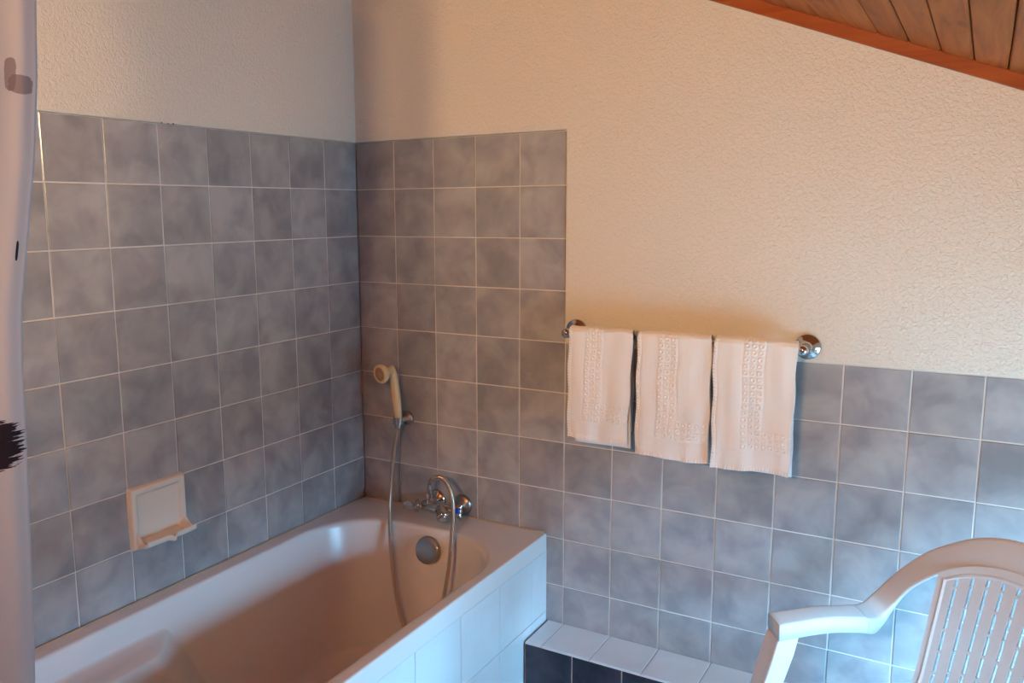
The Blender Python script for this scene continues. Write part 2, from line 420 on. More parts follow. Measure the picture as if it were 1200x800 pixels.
# ---------------------------------------------------------------- hand shower
HX = .180; hold = empty('shower_holder', (HX+.006,0,.868)); tag(hold, 'small round chrome wall holder gripping the foot of the cream hand shower', 'shower holder')
bm = bmesh.new(); lathe(bm, [(.023,0),(.023,.004),(.019,.009),(.012,.012),(.010,.032)], (0.004,-.0015,0), (-.10,-1,0), 28); link('wall_plate', bm, M_chrome_dull, hold, smooth=True)
bm = bmesh.new()
q = []
for k in range(21):
    a = math.radians(-70+ 320*k/20) ; q.append(Vector((-.002+.0165*math.cos(a+PI/2), -.048+.0165*math.sin(a+PI/2), 0)))
for z0 in (-.009,.009):
    pass
ring_o = [[bm.verts.new((p.x*1 + 0, p.y, z)) for p in q] for z in (-.011,.011)]
ring_i = [[bm.verts.new((-.002+(p.x+.002)*.8, -.048+(p.y+.048)*.8, z)) for p in q] for z in (-.011,.011)]
for k in range(20):
    bm.faces.new((ring_o[0][k],ring_o[0][k+1],ring_o[1][k+1],ring_o[1][k])); bm.faces.new((ring_i[0][k],ring_i[1][k],ring_i[1][k+1],ring_i[0][k+1]))
    bm.faces.new((ring_o[1][k],ring_o[1][k+1],ring_i[1][k+1],ring_i[1][k])); bm.faces.new((ring_o[0][k],ring_i[0][k],ring_i[0][k+1],ring_o[0][k+1]))
for k in (0,20): bm.faces.new((ring_o[0][k],ring_o[1][k],ring_i[1][k],ring_i[0][k]))
link('clip', bm, M_chrome, hold, bevel=.001)
SH = Vector((HX+.004,-.048,.878))
hs = empty('hand_shower', SH); tag(hs, 'cream plastic hand shower with ribbed chrome hose hanging in the tiled corner', 'hand shower')
hd = Vector((-.22,-.96,-.10)).normalized()
topz = .172
bm = bmesh.new()
p = catmull([(0,0,-.022),(0,0,0),(-.002,-.003,.05),(-.005,-.007,.10),(-.009,-.011,.145),(-.011,-.014,.163),(-.011,-.018,.170)], 6)
tube(bm, p, lambda i,s: .0108+.0040*math.sin(min(s/.15,1)*PI*.75) - (.004*max(0,(s-.17)/.02) if s > .17 else 0), 20)
link('grip', bm, M_cream_plastic, hs, smooth=True)
hc = Vector((-.014,-.018,.157))
bm = bmesh.new(); lathe(bm, [(.006,-.013),(.0125,-.007),(.0145,.006),(.0175,.016),(.026,.026),(.0305,.034),(.0315,.042),(.0295,.047),(.0245,.0485),(.0225,.046)], hc, hd, 36)
hh = link('shower_head', bm, M_cream_plastic, hs, smooth=True)
bm = bmesh.new(); lathe(bm, [(.0220,.044),(.0220,.0478),(.0155,.0495),(.0145,.047),(.0125,.047),(.0115,.050),(.001,.051)], hc, hd, 32); link('spray_plate', bm, M_spray, hh, smooth=True)
bm = bmesh.new(); lathe(bm, [(.009,-.040),(.0115,-.036),(.0125,-.020),(.0105,-.012)], (0,0,0), (0,0,1), 20); link('hose_nut', bm, M_chrome, hs, smooth=True)
hose = [(.183,-.050,.845),(.179,-.060,.805),(.180,-.080,.723),(.192,-.110,.647),(.216,-.150,.590),(.248,-.190,.500),(.285,-.225,.390),(.328,-.250,.290),(.380,-.270,.215),(.435,-.280,.210),(.472,-.270,.300),(.485,-.250,.405),(.485,-.220,.488),(.476,-.190,.556),(.458,-.150,.621),(.437,-.120,.663),(.412,-.100,.694),(.387,-.090,.712),(.361,-.085,.713),(.336,-.079,.700),(.322,-.074,.682),(.3185,-.073,.672)]
bm = bmesh.new(); pts = [Vector(h)-SH for h in catmull(hose, 60)]
L = [0]
for a, b in zip(pts, pts[1:]): L.append(L[-1]+(b-a).length)
tot = L[-1]; res = []; j = 0; step = .00115; d = 0
while d < tot:
    while L[j+1] < d: j += 1
    t = (d-L[j])/max(L[j+1]-L[j],1e-9); res.append(pts[j].lerp(pts[j+1], t)); d += step
tube(bm, res, lambda i,s: .0062+.0009*(1 if (i//2)%2 else -1) if s < tot-.02 else .0062, 12)
link('hose', bm, mat('brushed_steel_hose', (.60,.54,.46), .3, 1), hs, smooth=True)

# ---------------------------------------------------------------- soap dish
sd_y0, sd_y1, sd_z0, sd_z1 = -.9530, -.7790, .703, .866     # on the left wall
soap = empty('soap_dish', (0,(sd_y0+sd_y1)/2,sd_z0)); tag(soap, 'cream ceramic soap dish set into the blue-grey tiles above the bathtub', 'soap dish')
hw = (sd_y1-sd_y0)/2; hh_ = sd_z1-sd_z0
bm = bmesh.new()
def sheet(y, z):   # relief height of the plate
    e = min(hw-abs(y), z, hh_-z)
    h = .016*min(1, (max(e,0)/.006))**.5 if e < .006 else .016
    ri = sstep(.016,.026, min(hw-abs(y), z+.012, hh_-z))
    return h - .009*ri
ny, nz = 60, 60
g = [[bm.verts.new((sheet((-hw+2*hw*i/ny), hh_*j/nz), -hw+2*hw*i/ny, hh_*j/nz)) for i in range(ny+1)] for j in range(nz+1)]
for j in range(nz):
    for i in range(ny): bm.faces.new((g[j][i],g[j][i+1],g[j+1][i+1],g[j+1][i]))
link('back_plate', bm, M_ceramic, soap, smooth=True)
bm = bmesh.new()   # projecting tray with a raised front lip notched in the middle and swept side cheeks
n = 60; rows = []
tw = hw-.012
for i in range(n+1):
    s = -1+2*i/n; y = s*tw*(1.0)
    notch = math.exp(-((s)/.10)**2)
    side = sstep(.80,1.0,abs(s))
    D = .062 - .004*s*s + .007*notch
    zf = .020
    prof = []
    cheek = .045*side
    # top surface from plate outwards, lip, front, underside back to plate
    for t in [k/14 for k in range(15)]:
        x = .006 + (D-.006)*t
        z = zf + .004 + .014*(1-t)**2*0 - .006*math.sin(PI*t) + .008*sstep(.80,.97,t)*(1-notch*.9) + cheek*(1-t)**1.5
        prof.append((x, z))
    prof.append((D+.001, zf+.006)); prof.append((D, zf-.002-.004*notch)); prof.append((D-.006, zf-.006-.004*notch))
    prof.append((.03, zf-.013)); prof.append((.006, zf-.020))
    rows.append([bm.verts.new((x, y*(1+.03*min(1,x/.06)), z)) for x, z in prof])
for A, B in zip(rows, rows[1:]):
    for k in range(len(A)-1): bm.faces.new((A[k],B[k],B[k+1],A[k+1]))
bm.faces.new(rows[0]); bm.faces.new(rows[-1][::-1])
link('tray', bm, M_ceramic, soap, smooth=True)

# ---------------------------------------------------------------- towel rail and towels
RZ, RY = 1.203, -.072; RX0, RX1 = .800, 1.434
rail = empty('towel_rail', ((RX0+RX1)/2,0,RZ)); tag(rail, 'chrome towel rail with round wall flanges holding three white towels', 'towel rail')
hl = (RX1-RX0)/2
bm = bmesh.new(); tube(bm, [Vector((-hl-.006,RY,0)), Vector((hl+.006,RY,0))], .0075, 20); link('bar', bm, M_chrome, rail, smooth=True)
for sx in (-1,1):
    bm = bmesh.new(); lathe(bm, [(.031,0),(.0325,.002),(.0325,.006),(.029,.0095),(.022,.0105),(.020,.013),(.014,.018),(.0105,.024),(.0095,.045),(.012,.060),(.0135,.072),(.012,.082),(.004,.0855)], (sx*hl,-.0045,0), (0,-1,0), 40)
    fl_ = link('wall_flange', bm, M_chrome, rail, smooth=True)
    bm = bmesh.new(); lathe(bm, [(.0035,0),(.0035,.002),(.001,.003)], (sx*hl+.021,-.0135,-.008), (0,-1,0), 12); link('screw', bm, M_chrome_dull, fl_, smooth=True)

def terry():
    m = mat('white_terry_cloth', (.92,.90,.89), .95, spec=.1)
    b = bsdf(m); b.inputs['Sheen Weight'].default_value = .25; b.inputs['Sheen Roughness'].default_value = .5
    mp = obj_coords(m)
    n1 = nd(m, 'ShaderNodeTexNoise'); n1.inputs['Scale'].default_value = 420; n1.inputs['Detail'].default_value = 2; ln(m, mp, 0, n1, 'Vector')
    bump(m, n1, 'Fac', .5, .0015); return m
M_terry = terry()
def towel(name, x0, x1, zb, zback, band_u, seed, drift, foldx, front_y=-.100, flare=0.0):
    """x0..x1 width, zb front bottom, band_u start of the vertical band of rings, foldx: left turned-in hem"""
    t = empty(name, ((x0+x1)/2, RY, RZ)); W = x1-x0; cx = (x0+x1)/2
    rnd = random.Random(seed)
    R = .0175            # radius over the bar
    topz = RZ+.010
    Lf = topz-zb; Lb = topz-zback
    du = .00125; nu = int(W/du)
    arc = PI*R
    s_list = []; s = 0
    while s < Lf: s_list.append(s); s += .00125
    while s < Lf+arc+Lb: s_list.append(s); s += .005 if s > Lf+arc else .0025
    ph = [rnd.uniform(0,6) for _ in range(6)]
    bw = .0172
    vb = [band_u + bw*(k+.5) for k in range(3)]
    def emb(u, v):
        """u from left edge, v height above the hem"""
        h = 0
        if band_u < u < band_u+3*bw and v > .055:
            a = ((u-band_u)/bw)%1-.5; b = ((v-.055)/bw)%1-.5
            r = math.hypot(a, b); h = .0023*math.exp(-((r-.29)/.13)**2) - .0009*math.exp(-(r/.15)**2)
        elif u >= band_u+3*bw and .055 < v < .055+3*bw and u < W-.001:
            a = ((u-band_u)/bw)%1-.5; b = ((v-.055)/bw)%1-.5
            r = math.hypot(a, b); h = .0023*math.exp(-((r-.29)/.13)**2) - .0009*math.exp(-(r/.15)**2)
        for e in (band_u-.002, band_u+3*bw+.002):
            if v > .055: h -= .0009*math.exp(-((u-e)/.0014)**2)
        h -= .0007*math.exp(-((v-.052)/.0012)**2)
        if v < .012:      # blanket stitch along the bottom hem
            h += .0020*(.5+.5*math.sin(u/.0075*2*PI))*sstep(.012,.004,v) + .0008
        if u < .0085:     # stitched left hem
            h += .0020*(.5+.5*math.sin(v/.0078*2*PI + u*300))*sstep(.0085,.006,u)
        if .0095 < u < .0125: h -= .0012
        return h
    bm = bmesh.new(); G = []
    for s in s_list:
        row = []
        for i in range(nu+1):
            u = W*i/nu; un = u/W
            if s < Lf:
                v = s; z = zb+s; hang = 1-v/Lf
                wob = (.0042*math.sin(un*5.5+ph[0]) + .0030*math.sin(un*11+ph[1]+v*5))*(.25+.9*hang) + .0028*math.sin(v*16+ph[2]+un*2)*hang
                wob += .0050*(noise.noise(Vector((u*28+seed*9, v*9, 3.1))))*(.4+hang)
                y = front_y*(hang**.5) + (RY-R)*(1-hang**.5) - wob - emb(u, v)
                z += .0025*math.sin(un*6+ph[3])*hang
            elif s < Lf+arc:
                a = (s-Lf)/R; y = RY - R*math.cos(a); z = topz + R*math.sin(a)*.75 + .0012*math.sin(un*14+ph[4])
                hang = 0
                y -= emb(u, s)*max(0,math.cos(a)); z += .6*emb(u, s)*math.sin(a)
            else:
                d = s-Lf-arc; z = topz-d; hang = d/Lb
                y = RY+R + .012*min(1,hang*2) + .003*math.sin(un*6+ph[5])*hang
                y = min(y, -.018)
            xx = x0 + u + drift*hang*(.6+.4*un) if s < Lf else x0+u+drift*hang*.5
            xx += (.0015*math.sin(z*45+ph[1]) if i in (0,nu) else .0015*math.sin(z*45+ph[1]))
            xx += (un-.5)*flare*(hang if s < Lf else 0)
            if s > Lf: xx = cx + (xx-cx)*(1-.05*min(1,(s-Lf)/.04)) - (.004 if s > Lf+arc else 0)*min(1,(s-Lf)/.05)
            row.append(bm.verts.new((xx-cx, y-RY, z-RZ)))
        G.append(row)
    for A, B in zip(G, G[1:]):
        for i in range(nu): bm.faces.new((A[i],A[i+1],B[i+1],B[i]))
    o = link('outer_fold', bm, M_terry, t, smooth=True)
    sdf = o.modifiers.new('thick', 'SOLIDIFY'); sdf.thickness = .005; sdf.offset = -1
    # inner layers of the folded towel
    for li, (ins, dy, dz, dx) in enumerate(((.006,.0085,-.004,.004),(.010,.016,.002,.0))):
        if li == 0: dy = .017
        else: dy = .023
        if li == 0 and seed == 1: dz = -.013; dx = .016; ins = .01
        bm = bmesh.new(); G = []
        for k in range(41):
            s = k/40; z = zb+dz + (topz-.004-zb-dz)*s
            G.append([bm.verts.new((x0+ins+(W-2*ins)*i/20+drift*(1-s)+dx*(1-s)-cx, (front_y+dy)*(1-s**2)+(RY-R+.0055+dy*.35)*s**2 - .003*math.sin(i/20*5.5+ph[0])*(1-s)-RY, z-RZ)) for i in range(21)])
        for A, B in zip(G, G[1:]):
            for i in range(20): bm.faces.new((A[i],A[i+1],B[i+1],B[i]))
        o = link('inner_fold', bm, M_terry, t, smooth=True)
        sdf = o.modifiers.new('thick', 'SOLIDIFY'); sdf.thickness = .0045; sdf.offset = -1
    return t
grp = 'white towels on the rail'
tag(towel('towel', .813, 1.000, .905, .93, .050, 1, -.010, 0, front_y=-.088, flare=-.004), 'white towel hanging nearest the tall tiling, its back layer peeping out below', 'towel', grp)
tag(towel('towel', 1.015, 1.214, .886, .92, .058, 2, .000, 0, front_y=-.096, flare=.0), 'middle white towel on the chrome rail, between the other two', 'towel', grp)
tag(towel('towel', 1.220, 1.425, .884, .91, .076, 3, .000, 0, front_y=-.100, flare=-.012), 'white towel beside the fully visible chrome flange of the rail, hanging lowest of all', 'towel', grp)

# ---------------------------------------------------------------- plastic garden chair
TH = math.radians(32); CX, CY = 1.7904, -.4745; KC = .96
ch = empty('plastic_chair', (CX,CY,0)); tag(ch, 'white moulded plastic armchair with slotted backrest near the tiled wall', 'chair')
S_ = Vector((-math.cos(TH), math.sin(TH), 0)); F_ = Vector((-math.sin(TH), -math.cos(TH), 0))
def cl_(X, Y, Z):
    v = (S_*X + F_*Y)*KC; return Vector((v.x, v.y, .062+KC*Z if Z > .42 else Z*(.062+KC*.42)/.42))
def back_y(z): return -.20 - (z-.62)*math.tan(math.radians(20))
# outer and inner edges of the arm band, from the front corner over the top to the middle of the arch
OUT = [(.282,.196,.668),(.286,.06,.650),(.291,-.05,.626),(.302,-.125,.608),(.309,-.170,.613),(.296,-.203,.646),(.262,-.225,.697),(.215,-.243,.749),(.156,-.258,.791),(.104,-.268,.817),(.050,-.274,.830),(0,-.276,.833)]
INN = [(.232,.214,.663),(.234,.07,.645),(.238,-.045,.617),(.248,-.112,.593),(.258,-.153,.588),(.250,-.182,.612),(.225,-.205,.660),(.182,-.225,.704),(.130,-.238,.738),(.088,-.245,.754),(.044,-.249,.763),(0,-.250,.765)]
OUT_F = catmull(OUT, 8); INN_F = catmull(INN, 8)
def mir(l): return [Vector((-p.x,p.y,p.z)) for p in l]
def band(name, sgn, i0, i1):
    bm = bmesh.new(); G = []
    O = OUT_F[i0:i1+1]; I = INN_F[i0:i1+1]
    for k in range(len(O)):
        o, i_ = O[k].copy(), I[k].copy()
        t = (i0+k)/(len(OUT_F)-1)
        w_ = sstep(.26,.50,t)
        dn = Vector((0,0,-1)).lerp(Vector((0,-.85,-.45)), w_).normalized()
        so = .030*(1-w_)+.016*w_; si = .036*(1-w_)+.007*w_
        prof = [o+dn*so, o+dn*.008, o+dn*.0025, o.lerp(i_,.04)-dn*.0002, o.lerp(i_,.12)-dn*.0008, o.lerp(i_,.5)-dn*.0016, o.lerp(i_,.88)-dn*.0008, o.lerp(i_,.96)-dn*.0002, i_+dn*.0025, i_+dn*min(.008,si*.6), i_+dn*si]
        G.append([bm.verts.new(cl_(p.x*sgn,p.y,p.z)) for p in prof])
    for A, B in zip(G, G[1:]):
        for i in range(len(A)-1): bm.faces.new((A[i],A[i+1],B[i+1],B[i]))
    c_ = [bm.verts.new(v.co) for v in G[0]]; bm.faces.new(c_)
    return bm, G
def finish(name, bm, th=.0035):
    o = link(name, bm, M_plastic, ch, smooth=True)
    m_ = o.modifiers.new('thick','SOLIDIFY'); m_.thickness = th; m_.offset = -1
    return o
n_arm = 21
for sgn in (1,-1):
    bm, G = band('armrest', sgn, 0, n_arm); finish('armrest', bm)
# arch: both halves in one mesh
bm = bmesh.new(); G = []
N_ = len(OUT_F)
seq = [(1,k) for k in range(n_arm,N_)] + [(-1,k) for k in range(N_-2,n_arm-1,-1)]
for sgn, k in seq:
    o, i_ = OUT_F[k], INN_F[k]; t = k/(N_-1); w_ = sstep(.26,.50,t)
    dn = Vector((0,0,-1)).lerp(Vector((0,-.85,-.45)), w_).normalized(); so = .030*(1-w_)+.016*w_; si = .036*(1-w_)+.007*w_
    prof = [o+dn*so, o+dn*.008, o+dn*.0025, o.lerp(i_,.04)-dn*.0002, o.lerp(i_,.12)-dn*.0008, o.lerp(i_,.5)-dn*.0016, o.lerp(i_,.88)-dn*.0008, o.lerp(i_,.96)-dn*.0002, i_+dn*.0025, i_+dn*min(.008,si*.6), i_+dn*si]
    G.append([bm.verts.new(cl_(p.x*sgn,p.y,p.z)) for p in prof])
for A, B in zip(G, G[1:]):
    for i in range(len(A)-1): bm.faces.new((A[i],A[i+1],B[i+1],B[i]))
finish('back_rim', bm)
# backrest panel with slots
def inner_z(X):   # height of the arch's inner edge at X
    X = abs(X)
    best = None
    for a, b in zip(INN_F[24:], INN_F[25:]):
        if min(a.x,b.x)-1e-6 <= X <= max(a.x,b.x)+1e-6 and abs(a.x-b.x) > 1e-6:
            t = (X-a.x)/(b.x-a.x); z = a.z+(b.z-a.z)*t
            best = z if best is None else max(best, z)
    return best or .6
slot_x = [k*.032 for k in range(-4,5)]; sw = .0040
xs_ = set()
for sx in slot_x: xs_ |= {sx-sw, sx+sw, sx-.010, sx+.010, sx-.016}
xs_ |= {.144,.150,.154,.158,.163,.170,-.150,-.154,-.158,-.163,-.170}
xs_ = sorted(xs_)
NR = 132; Z0 = .40
def panel_pt(X, r):   # r 0 bottom .. 1 top
    zt = inner_z(X)+.004 if abs(X) < .23 else .6
    z = Z0 + (zt-Z0)*r
    wid = .86+.14*(z-Z0)/(.36)      # panel narrows towards the seat
    x = X*wid
    y = back_y(z) + .004 + .030*(X/.17)**2*.45 - .02*(1-sstep(.40,.52,z))*(-1)
    # moulded outline groove
    d = min(abs(abs(X)-.154), abs((zt-z)-.020)) if abs(X) < .158 and zt-z > .016 else (abs(abs(X)-.154) if zt-z > .016 else 1)
    if abs(X) <= .158 and zt-z > .015: y += .0022*math.exp(-(d/.0022)**2)
    return x, y, z, zt
bm = bmesh.new(); G = []
for r in range(NR+1):
    G.append([bm.verts.new(cl_(*panel_pt(X, r/NR)[:3])) for X in xs_])
for r in range(NR):
    for i in range(len(xs_)-1):
        X = (xs_[i]+xs_[i+1])/2; _,_,z,zt = panel_pt(X, (r+.5)/NR)
        hole = False
        for sx in slot_x:
            if abs(X-sx) < sw*.9:
                d = zt-z
                if d > .026 and z > .45:
                    q_ = (d-.036 - .014*(1-abs(sx)/.13)*0)/.046
                    first = .018
                    dd = d-.026
                    seg_ = (dd-first)/.046
                    br = (abs(dd-first) < .0022) or (dd > first and min(seg_%1, 1-seg_%1)*.046 < .0022)
                    hole = not br
        if not hole: bm.faces.new((G[r][i],G[r][i+1],G[r+1][i+1],G[r+1][i]))
bmesh.ops.delete(bm, geom=[v for v in bm.verts if not v.link_faces], context='VERTS')
o = link('backrest', bm, M_plastic, ch, smooth=False)
m_ = o.modifiers.new('thick','SOLIDIFY'); m_.thickness = .009; m_.offset = 0
# seat
bm = bmesh.new(); G = []
for j in range(25):
    v = j/24; Y = .235 - .455*v
    row = []
    for i in range(33):
        a = -1+2*i/32; hw_ = .245-.055*v
        z = .425 - .022*(1-a*a)*math.sin(PI*min(1,v*1.1)) - .012*v - .030*sstep(.9,1,1-v)*0 - (.018 if v < .02 else 0)
        row.append(bm.verts.new(cl_(a*hw_, Y, z)))
    G.append(row)
for A, B in zip(G, G[1:]):
    for i in range(32): bm.faces.new((A[i],A[i+1],B[i+1],B[i]))
o = finish('seat', bm, .004)
bm = bmesh.new()   # apron round the seat
pl = [cl_(p[0],p[1],.4205) for p in ((.245,-.0,0),(.247,.20,0),(.225,.238,0),(0,.250,0),(-.225,.238,0),(-.247,.20,0),(-.245,0,0))]
pl = catmull(pl, 6); a = [bm.verts.new(p) for p in pl]; b = [bm.verts.new(p-Vector((0,0,.045))) for p in pl]
for i in range(len(pl)-1): bm.faces.new((a[i],a[i+1],b[i+1],b[i]))
finish('apron', bm, .004)
def leg(sgn, sections):
    """sections: (z, outer x, inner x, front y, back y)"""
    bm = bmesh.new(); rs = []
    for z,xo,xi,yf,yb in sections:
        rs.append([bm.verts.new(cl_(x*sgn,y,z)) for x,y in ((xo,yb),(xo,(yf+yb)/2),(xo-.002,yf-.004),(xo-.006,yf),(xi+.005,yf+.013),(xi,yf+.012),(xi,(yf+yb)/2),(xi,yb))])
    for A, B in zip(rs, rs[1:]):
        for i in range(7): bm.faces.new((A[i],A[i+1],B[i+1],B[i]))
        bm.faces.new((A[7],A[0],B[0],B[7]))
    bm.faces.new(rs[0]); bm.faces.new(rs[-1])
    link('leg', bm, M_plastic, ch, bevel=.003)
for sgn in (1,-1):
    leg(sgn, [(.0,.335,.292,.305,.262),(.2,.324,.278,.282,.236),(.42,.308,.262,.247,.198),(.58,.289,.236,.214,.160),(.632,.2825,.2325,.200,.148)])
    leg(sgn, [(.0,.228,.186,-.165,-.205),(.2,.224,.176,-.160,-.203),(.40,.218,.166,-.152,-.202),(.418,.214,.160,-.152,-.200)])

# ---------------------------------------------------------------- shower curtain
def curtain_mat():
    m = mat('white_curtain_fabric_with_brush_print', (.55,.52,.54), .75, spec=.2)
    b = bsdf(m)
    tc = nd(m, 'ShaderNodeTexCoord'); sp = nd(m, 'ShaderNodeSeparateXYZ'); ln(m, tc, 'UV', sp, 0)
    def blob(u0, v0, ru, rv, rag, su, sv):
        a = nd(m,'ShaderNodeMath',operation='SUBTRACT'); a.inputs[1].default_value = u0; ln(m, sp, 0, a, 0)
        a2 = nd(m,'ShaderNodeMath',operation='DIVIDE'); a2.inputs[1].default_value = ru; ln(m, a, 0, a2, 0)
        c = nd(m,'ShaderNodeMath',operation='SUBTRACT'); c.inputs[1].default_value = v0; ln(m, sp, 1, c, 0)
        c2 = nd(m,'ShaderNodeMath',operation='DIVIDE'); c2.inputs[1].default_value = rv; ln(m, c, 0, c2, 0)
        p1 = nd(m,'ShaderNodeMath',operation='POWER'); p1.inputs[1].default_value = 2; ab = nd(m,'ShaderNodeMath',operation='ABSOLUTE'); ln(m, a2,0,ab,0); ln(m, ab,0,p1,0)
        p2 = nd(m,'ShaderNodeMath',operation='POWER'); p2.inputs[1].default_value = 4; ab = nd(m,'ShaderNodeMath',operation='ABSOLUTE'); ln(m, c2,0,ab,0); ln(m, ab,0,p2,0)
        s = nd(m,'ShaderNodeMath',operation='ADD'); ln(m,p1,0,s,0); ln(m,p2,0,s,1)
        mp = nd(m,'ShaderNodeMapping'); mp.inputs['Scale'].default_value = (su,sv,1); ln(m, tc, 'UV', mp, 0)
        n = nd(m,'ShaderNodeTexNoise'); n.inputs['Scale'].default_value = 1; n.inputs['Detail'].default_value = 3; n.inputs['Roughness'].default_value=.6; ln(m, mp, 0, n, 'Vector')
        k = nd(m,'ShaderNodeMath',operation='MULTIPLY_ADD'); k.inputs[1].default_value = rag; ln(m, n,'Fac',k,0); ln(m, s,0,k,2)
        r = nd(m,'ShaderNodeMapRange'); r.inputs['From Min'].default_value = 1+rag*.5-.06; r.inputs['From Max'].default_value = 1+rag*.5+.06; r.inputs['To Min'].default_value = 1; r.inputs['To Max'].default_value = 0
        ln(m, k, 0, r, 'Value'); return r
    col = None
    blobs = [((.058,1.255,.050,.034,3.2,28,330),(.020,.010,.016),1.0), ((.0165,1.502,.0022,.013,.8,200,60),(.02,.012,.015),1.0), ((.040,1.722,.0075,.021,1.2,160,60),(.20,.14,.15),.75), ((.025,1.711,.017,.012,1.6,60,160),(.20,.14,.15),.75), ((.058,.925,.006,.05,1.5,120,30),(.30,.26,.28),.6)]
    prev = None
    for args, c, amt in blobs:
        r = blob(*args)
        mx = nd(m,'ShaderNodeMix',data_type='RGBA'); sc = nd(m,'ShaderNodeMath',operation='MULTIPLY'); sc.inputs[1].default_value = amt; ln(m, r, 0, sc, 0); ln(m, sc, 0, mx, 0)
        if prev is None: mx.inputs[6].default_value = (.55,.52,.54,1)
        else: m.node_tree.links.new(prev.outputs[2], mx.inputs[6])
        mx.inputs[7].default_value = (*c,1); prev = mx
    m.node_tree.links.new(prev.outputs[2], b.inputs['Base Color'])
    o_ = m.node_tree.nodes['Material Output']; t_ = nd(m,'ShaderNodeBsdfTranslucent'); x_ = nd(m,'ShaderNodeMixShader'); x_.inputs[0].default_value = .20
    m.node_tree.links.new(prev.outputs[2], t_.inputs['Color']); ln(m, b, 0, x_, 1); ln(m, t_, 0, x_, 2); ln(m, x_, 0, o_, 0)
    return m
cur = empty('shower_curtain', (.73,-1.75,2.04)); tag(cur, 'white shower curtain with dark brush-stroke print bunched beside the bathtub', 'shower curtain')
edge = [(.88,-1.640),(1.00,-1.631),(1.12,-1.624),(1.25,-1.617),(1.36,-1.612),(1.43,-1.606),(1.52,-1.590),(1.62,-1.572),(1.72,-1.560),(1.85,-1.551),(2.04,-1.56)]
def edge_y(z):
    if z <= edge[0][0]: return edge[0][1]-.01*(edge[0][0]-z)
    for a, b in zip(edge, edge[1:]):
        if z <= b[0]: t = (z-a[0])/(b[0]-a[0]); return a[1]+(b[1]-a[1])*t
    return edge[-1][1]
bm = bmesh.new(); uvl = bm.loops.layers.uv.new('UVMap'); G = []; Lw = 1.6; nu, nz = 420, 150
for j in range(nz+1):
    z = .14 + 1.90*j/nz; row = []
    for i in range(nu+1):
        s = Lw*i/nu; k = s/Lw
        # the cloth runs along in folds; near the leading edge a broad flat fold faces the room
        fr = min(s,.22)*.92; y = edge_y(z) - .013 - fr - max(0,s-.22)*.22 + .010*math.sin(s*46+.6+z*.6)*sstep(.20,.35,s)
        x = .735 + .045*(.5-.5*math.cos((s-.20)*46))*sstep(.18,.30,s) + .003*math.sin(z*3.2+s*9) + .004*math.sin(s*48+1)*sstep(0,.03,s)
        y -= .0
        row.append((bm.verts.new((x-.73, y+1.75, z-2.04)), s, z))
    G.append(row)
for A, B in zip(G, G[1:]):
    for i in range(nu):
        q4 = (A[i],A[i+1],B[i+1],B[i]); f_ = bm.faces.new([a[0] for a in q4])
        for l, a in zip(f_.loops, q4): l[uvl].uv = (a[1], a[2])
o = link('curtain_cloth', bm, curtain_mat(), cur, smooth=True)
m_ = o.modifiers.new('thick','SOLIDIFY'); m_.thickness = .0008; m_.offset = 0
rod = empty('curtain_rod', (.735,(-1.50+YF)/2,2.075)); tag(rod, 'chrome rod above the bunched shower curtain', 'curtain rod')
bm = bmesh.new(); tube(bm, [Vector((0,(YF+1.50)/2*1.0,0)), Vector((0,-(YF+1.50)/2,0))], .0125, 20); link('rod', bm, M_chrome, rod, smooth=True)
for yy in ((YF+1.50)/2+.02, -(YF+1.50)/2-.03):
    bm = bmesh.new(); tube(bm, [Vector((0,yy,.005)), Vector((0,yy,ceil_z(.735)-2.075+.001))], .006, 12); lathe(bm, [(.022,0),(.022,.006)], (0,yy,ceil_z(.735)-2.075-.005), (0,0,1), 20); link('hanger', bm, M_chrome, rod, smooth=False)
for k in range(12):
    bm = bmesh.new(); c = Vector((0,-.03-k*.050+.19,0))
    pts = [c+Vector((.019*math.sin(2*PI*q/20), 0, .019*math.cos(2*PI*q/20)-.005)) for q in range(21)]
    tube(bm, pts, .0016, 8, caps=False); g = link('curtain_ring', bm, M_chrome, cur, smooth=True); g.location = (.005,.0,.035)

# ---------------------------------------------------------------- lamp behind the camera
LMP = Vector((1.28, YF, 1.90))
lamp = empty('wall_lamp', LMP); tag(lamp, 'twin-globe wall lamp on the wall opposite the towels', 'lamp')
bm = bmesh.new(); box(bm, (-.19,.0015,-.03), (.19,.025,.03)); link('back_plate', bm, M_chrome, lamp, bevel=.004)
mem = bpy.data.materials.new('warm_lamp_glass'); mem.use_nodes = True; nt = mem.node_tree; nt.nodes.clear()
e_ = nt.nodes.new('ShaderNodeEmission'); e_.inputs['Color'].default_value = (1,.63,.30,1); e_.inputs['Strength'].default_value = 790
oo = nt.nodes.new('ShaderNodeOutputMaterial'); nt.links.new(e_.outputs[0], oo.inputs[0])
for sx in (-.12,.12):
    bm = bmesh.new(); lathe(bm, [(.02,.02),(.022,.03),(.026,.034),(.012,.036)], (sx,0,0), (0,1,0), 20); fit_ = link('lamp_socket', bm, M_chrome, lamp, smooth=True)
    bm = bmesh.new(); bmesh.ops.create_uvsphere(bm, u_segments=24, v_segments=16, radius=.055); bmesh.ops.translate(bm, verts=bm.verts, vec=(sx,.085,0)); link('globe', bm, mem, fit_, smooth=True)

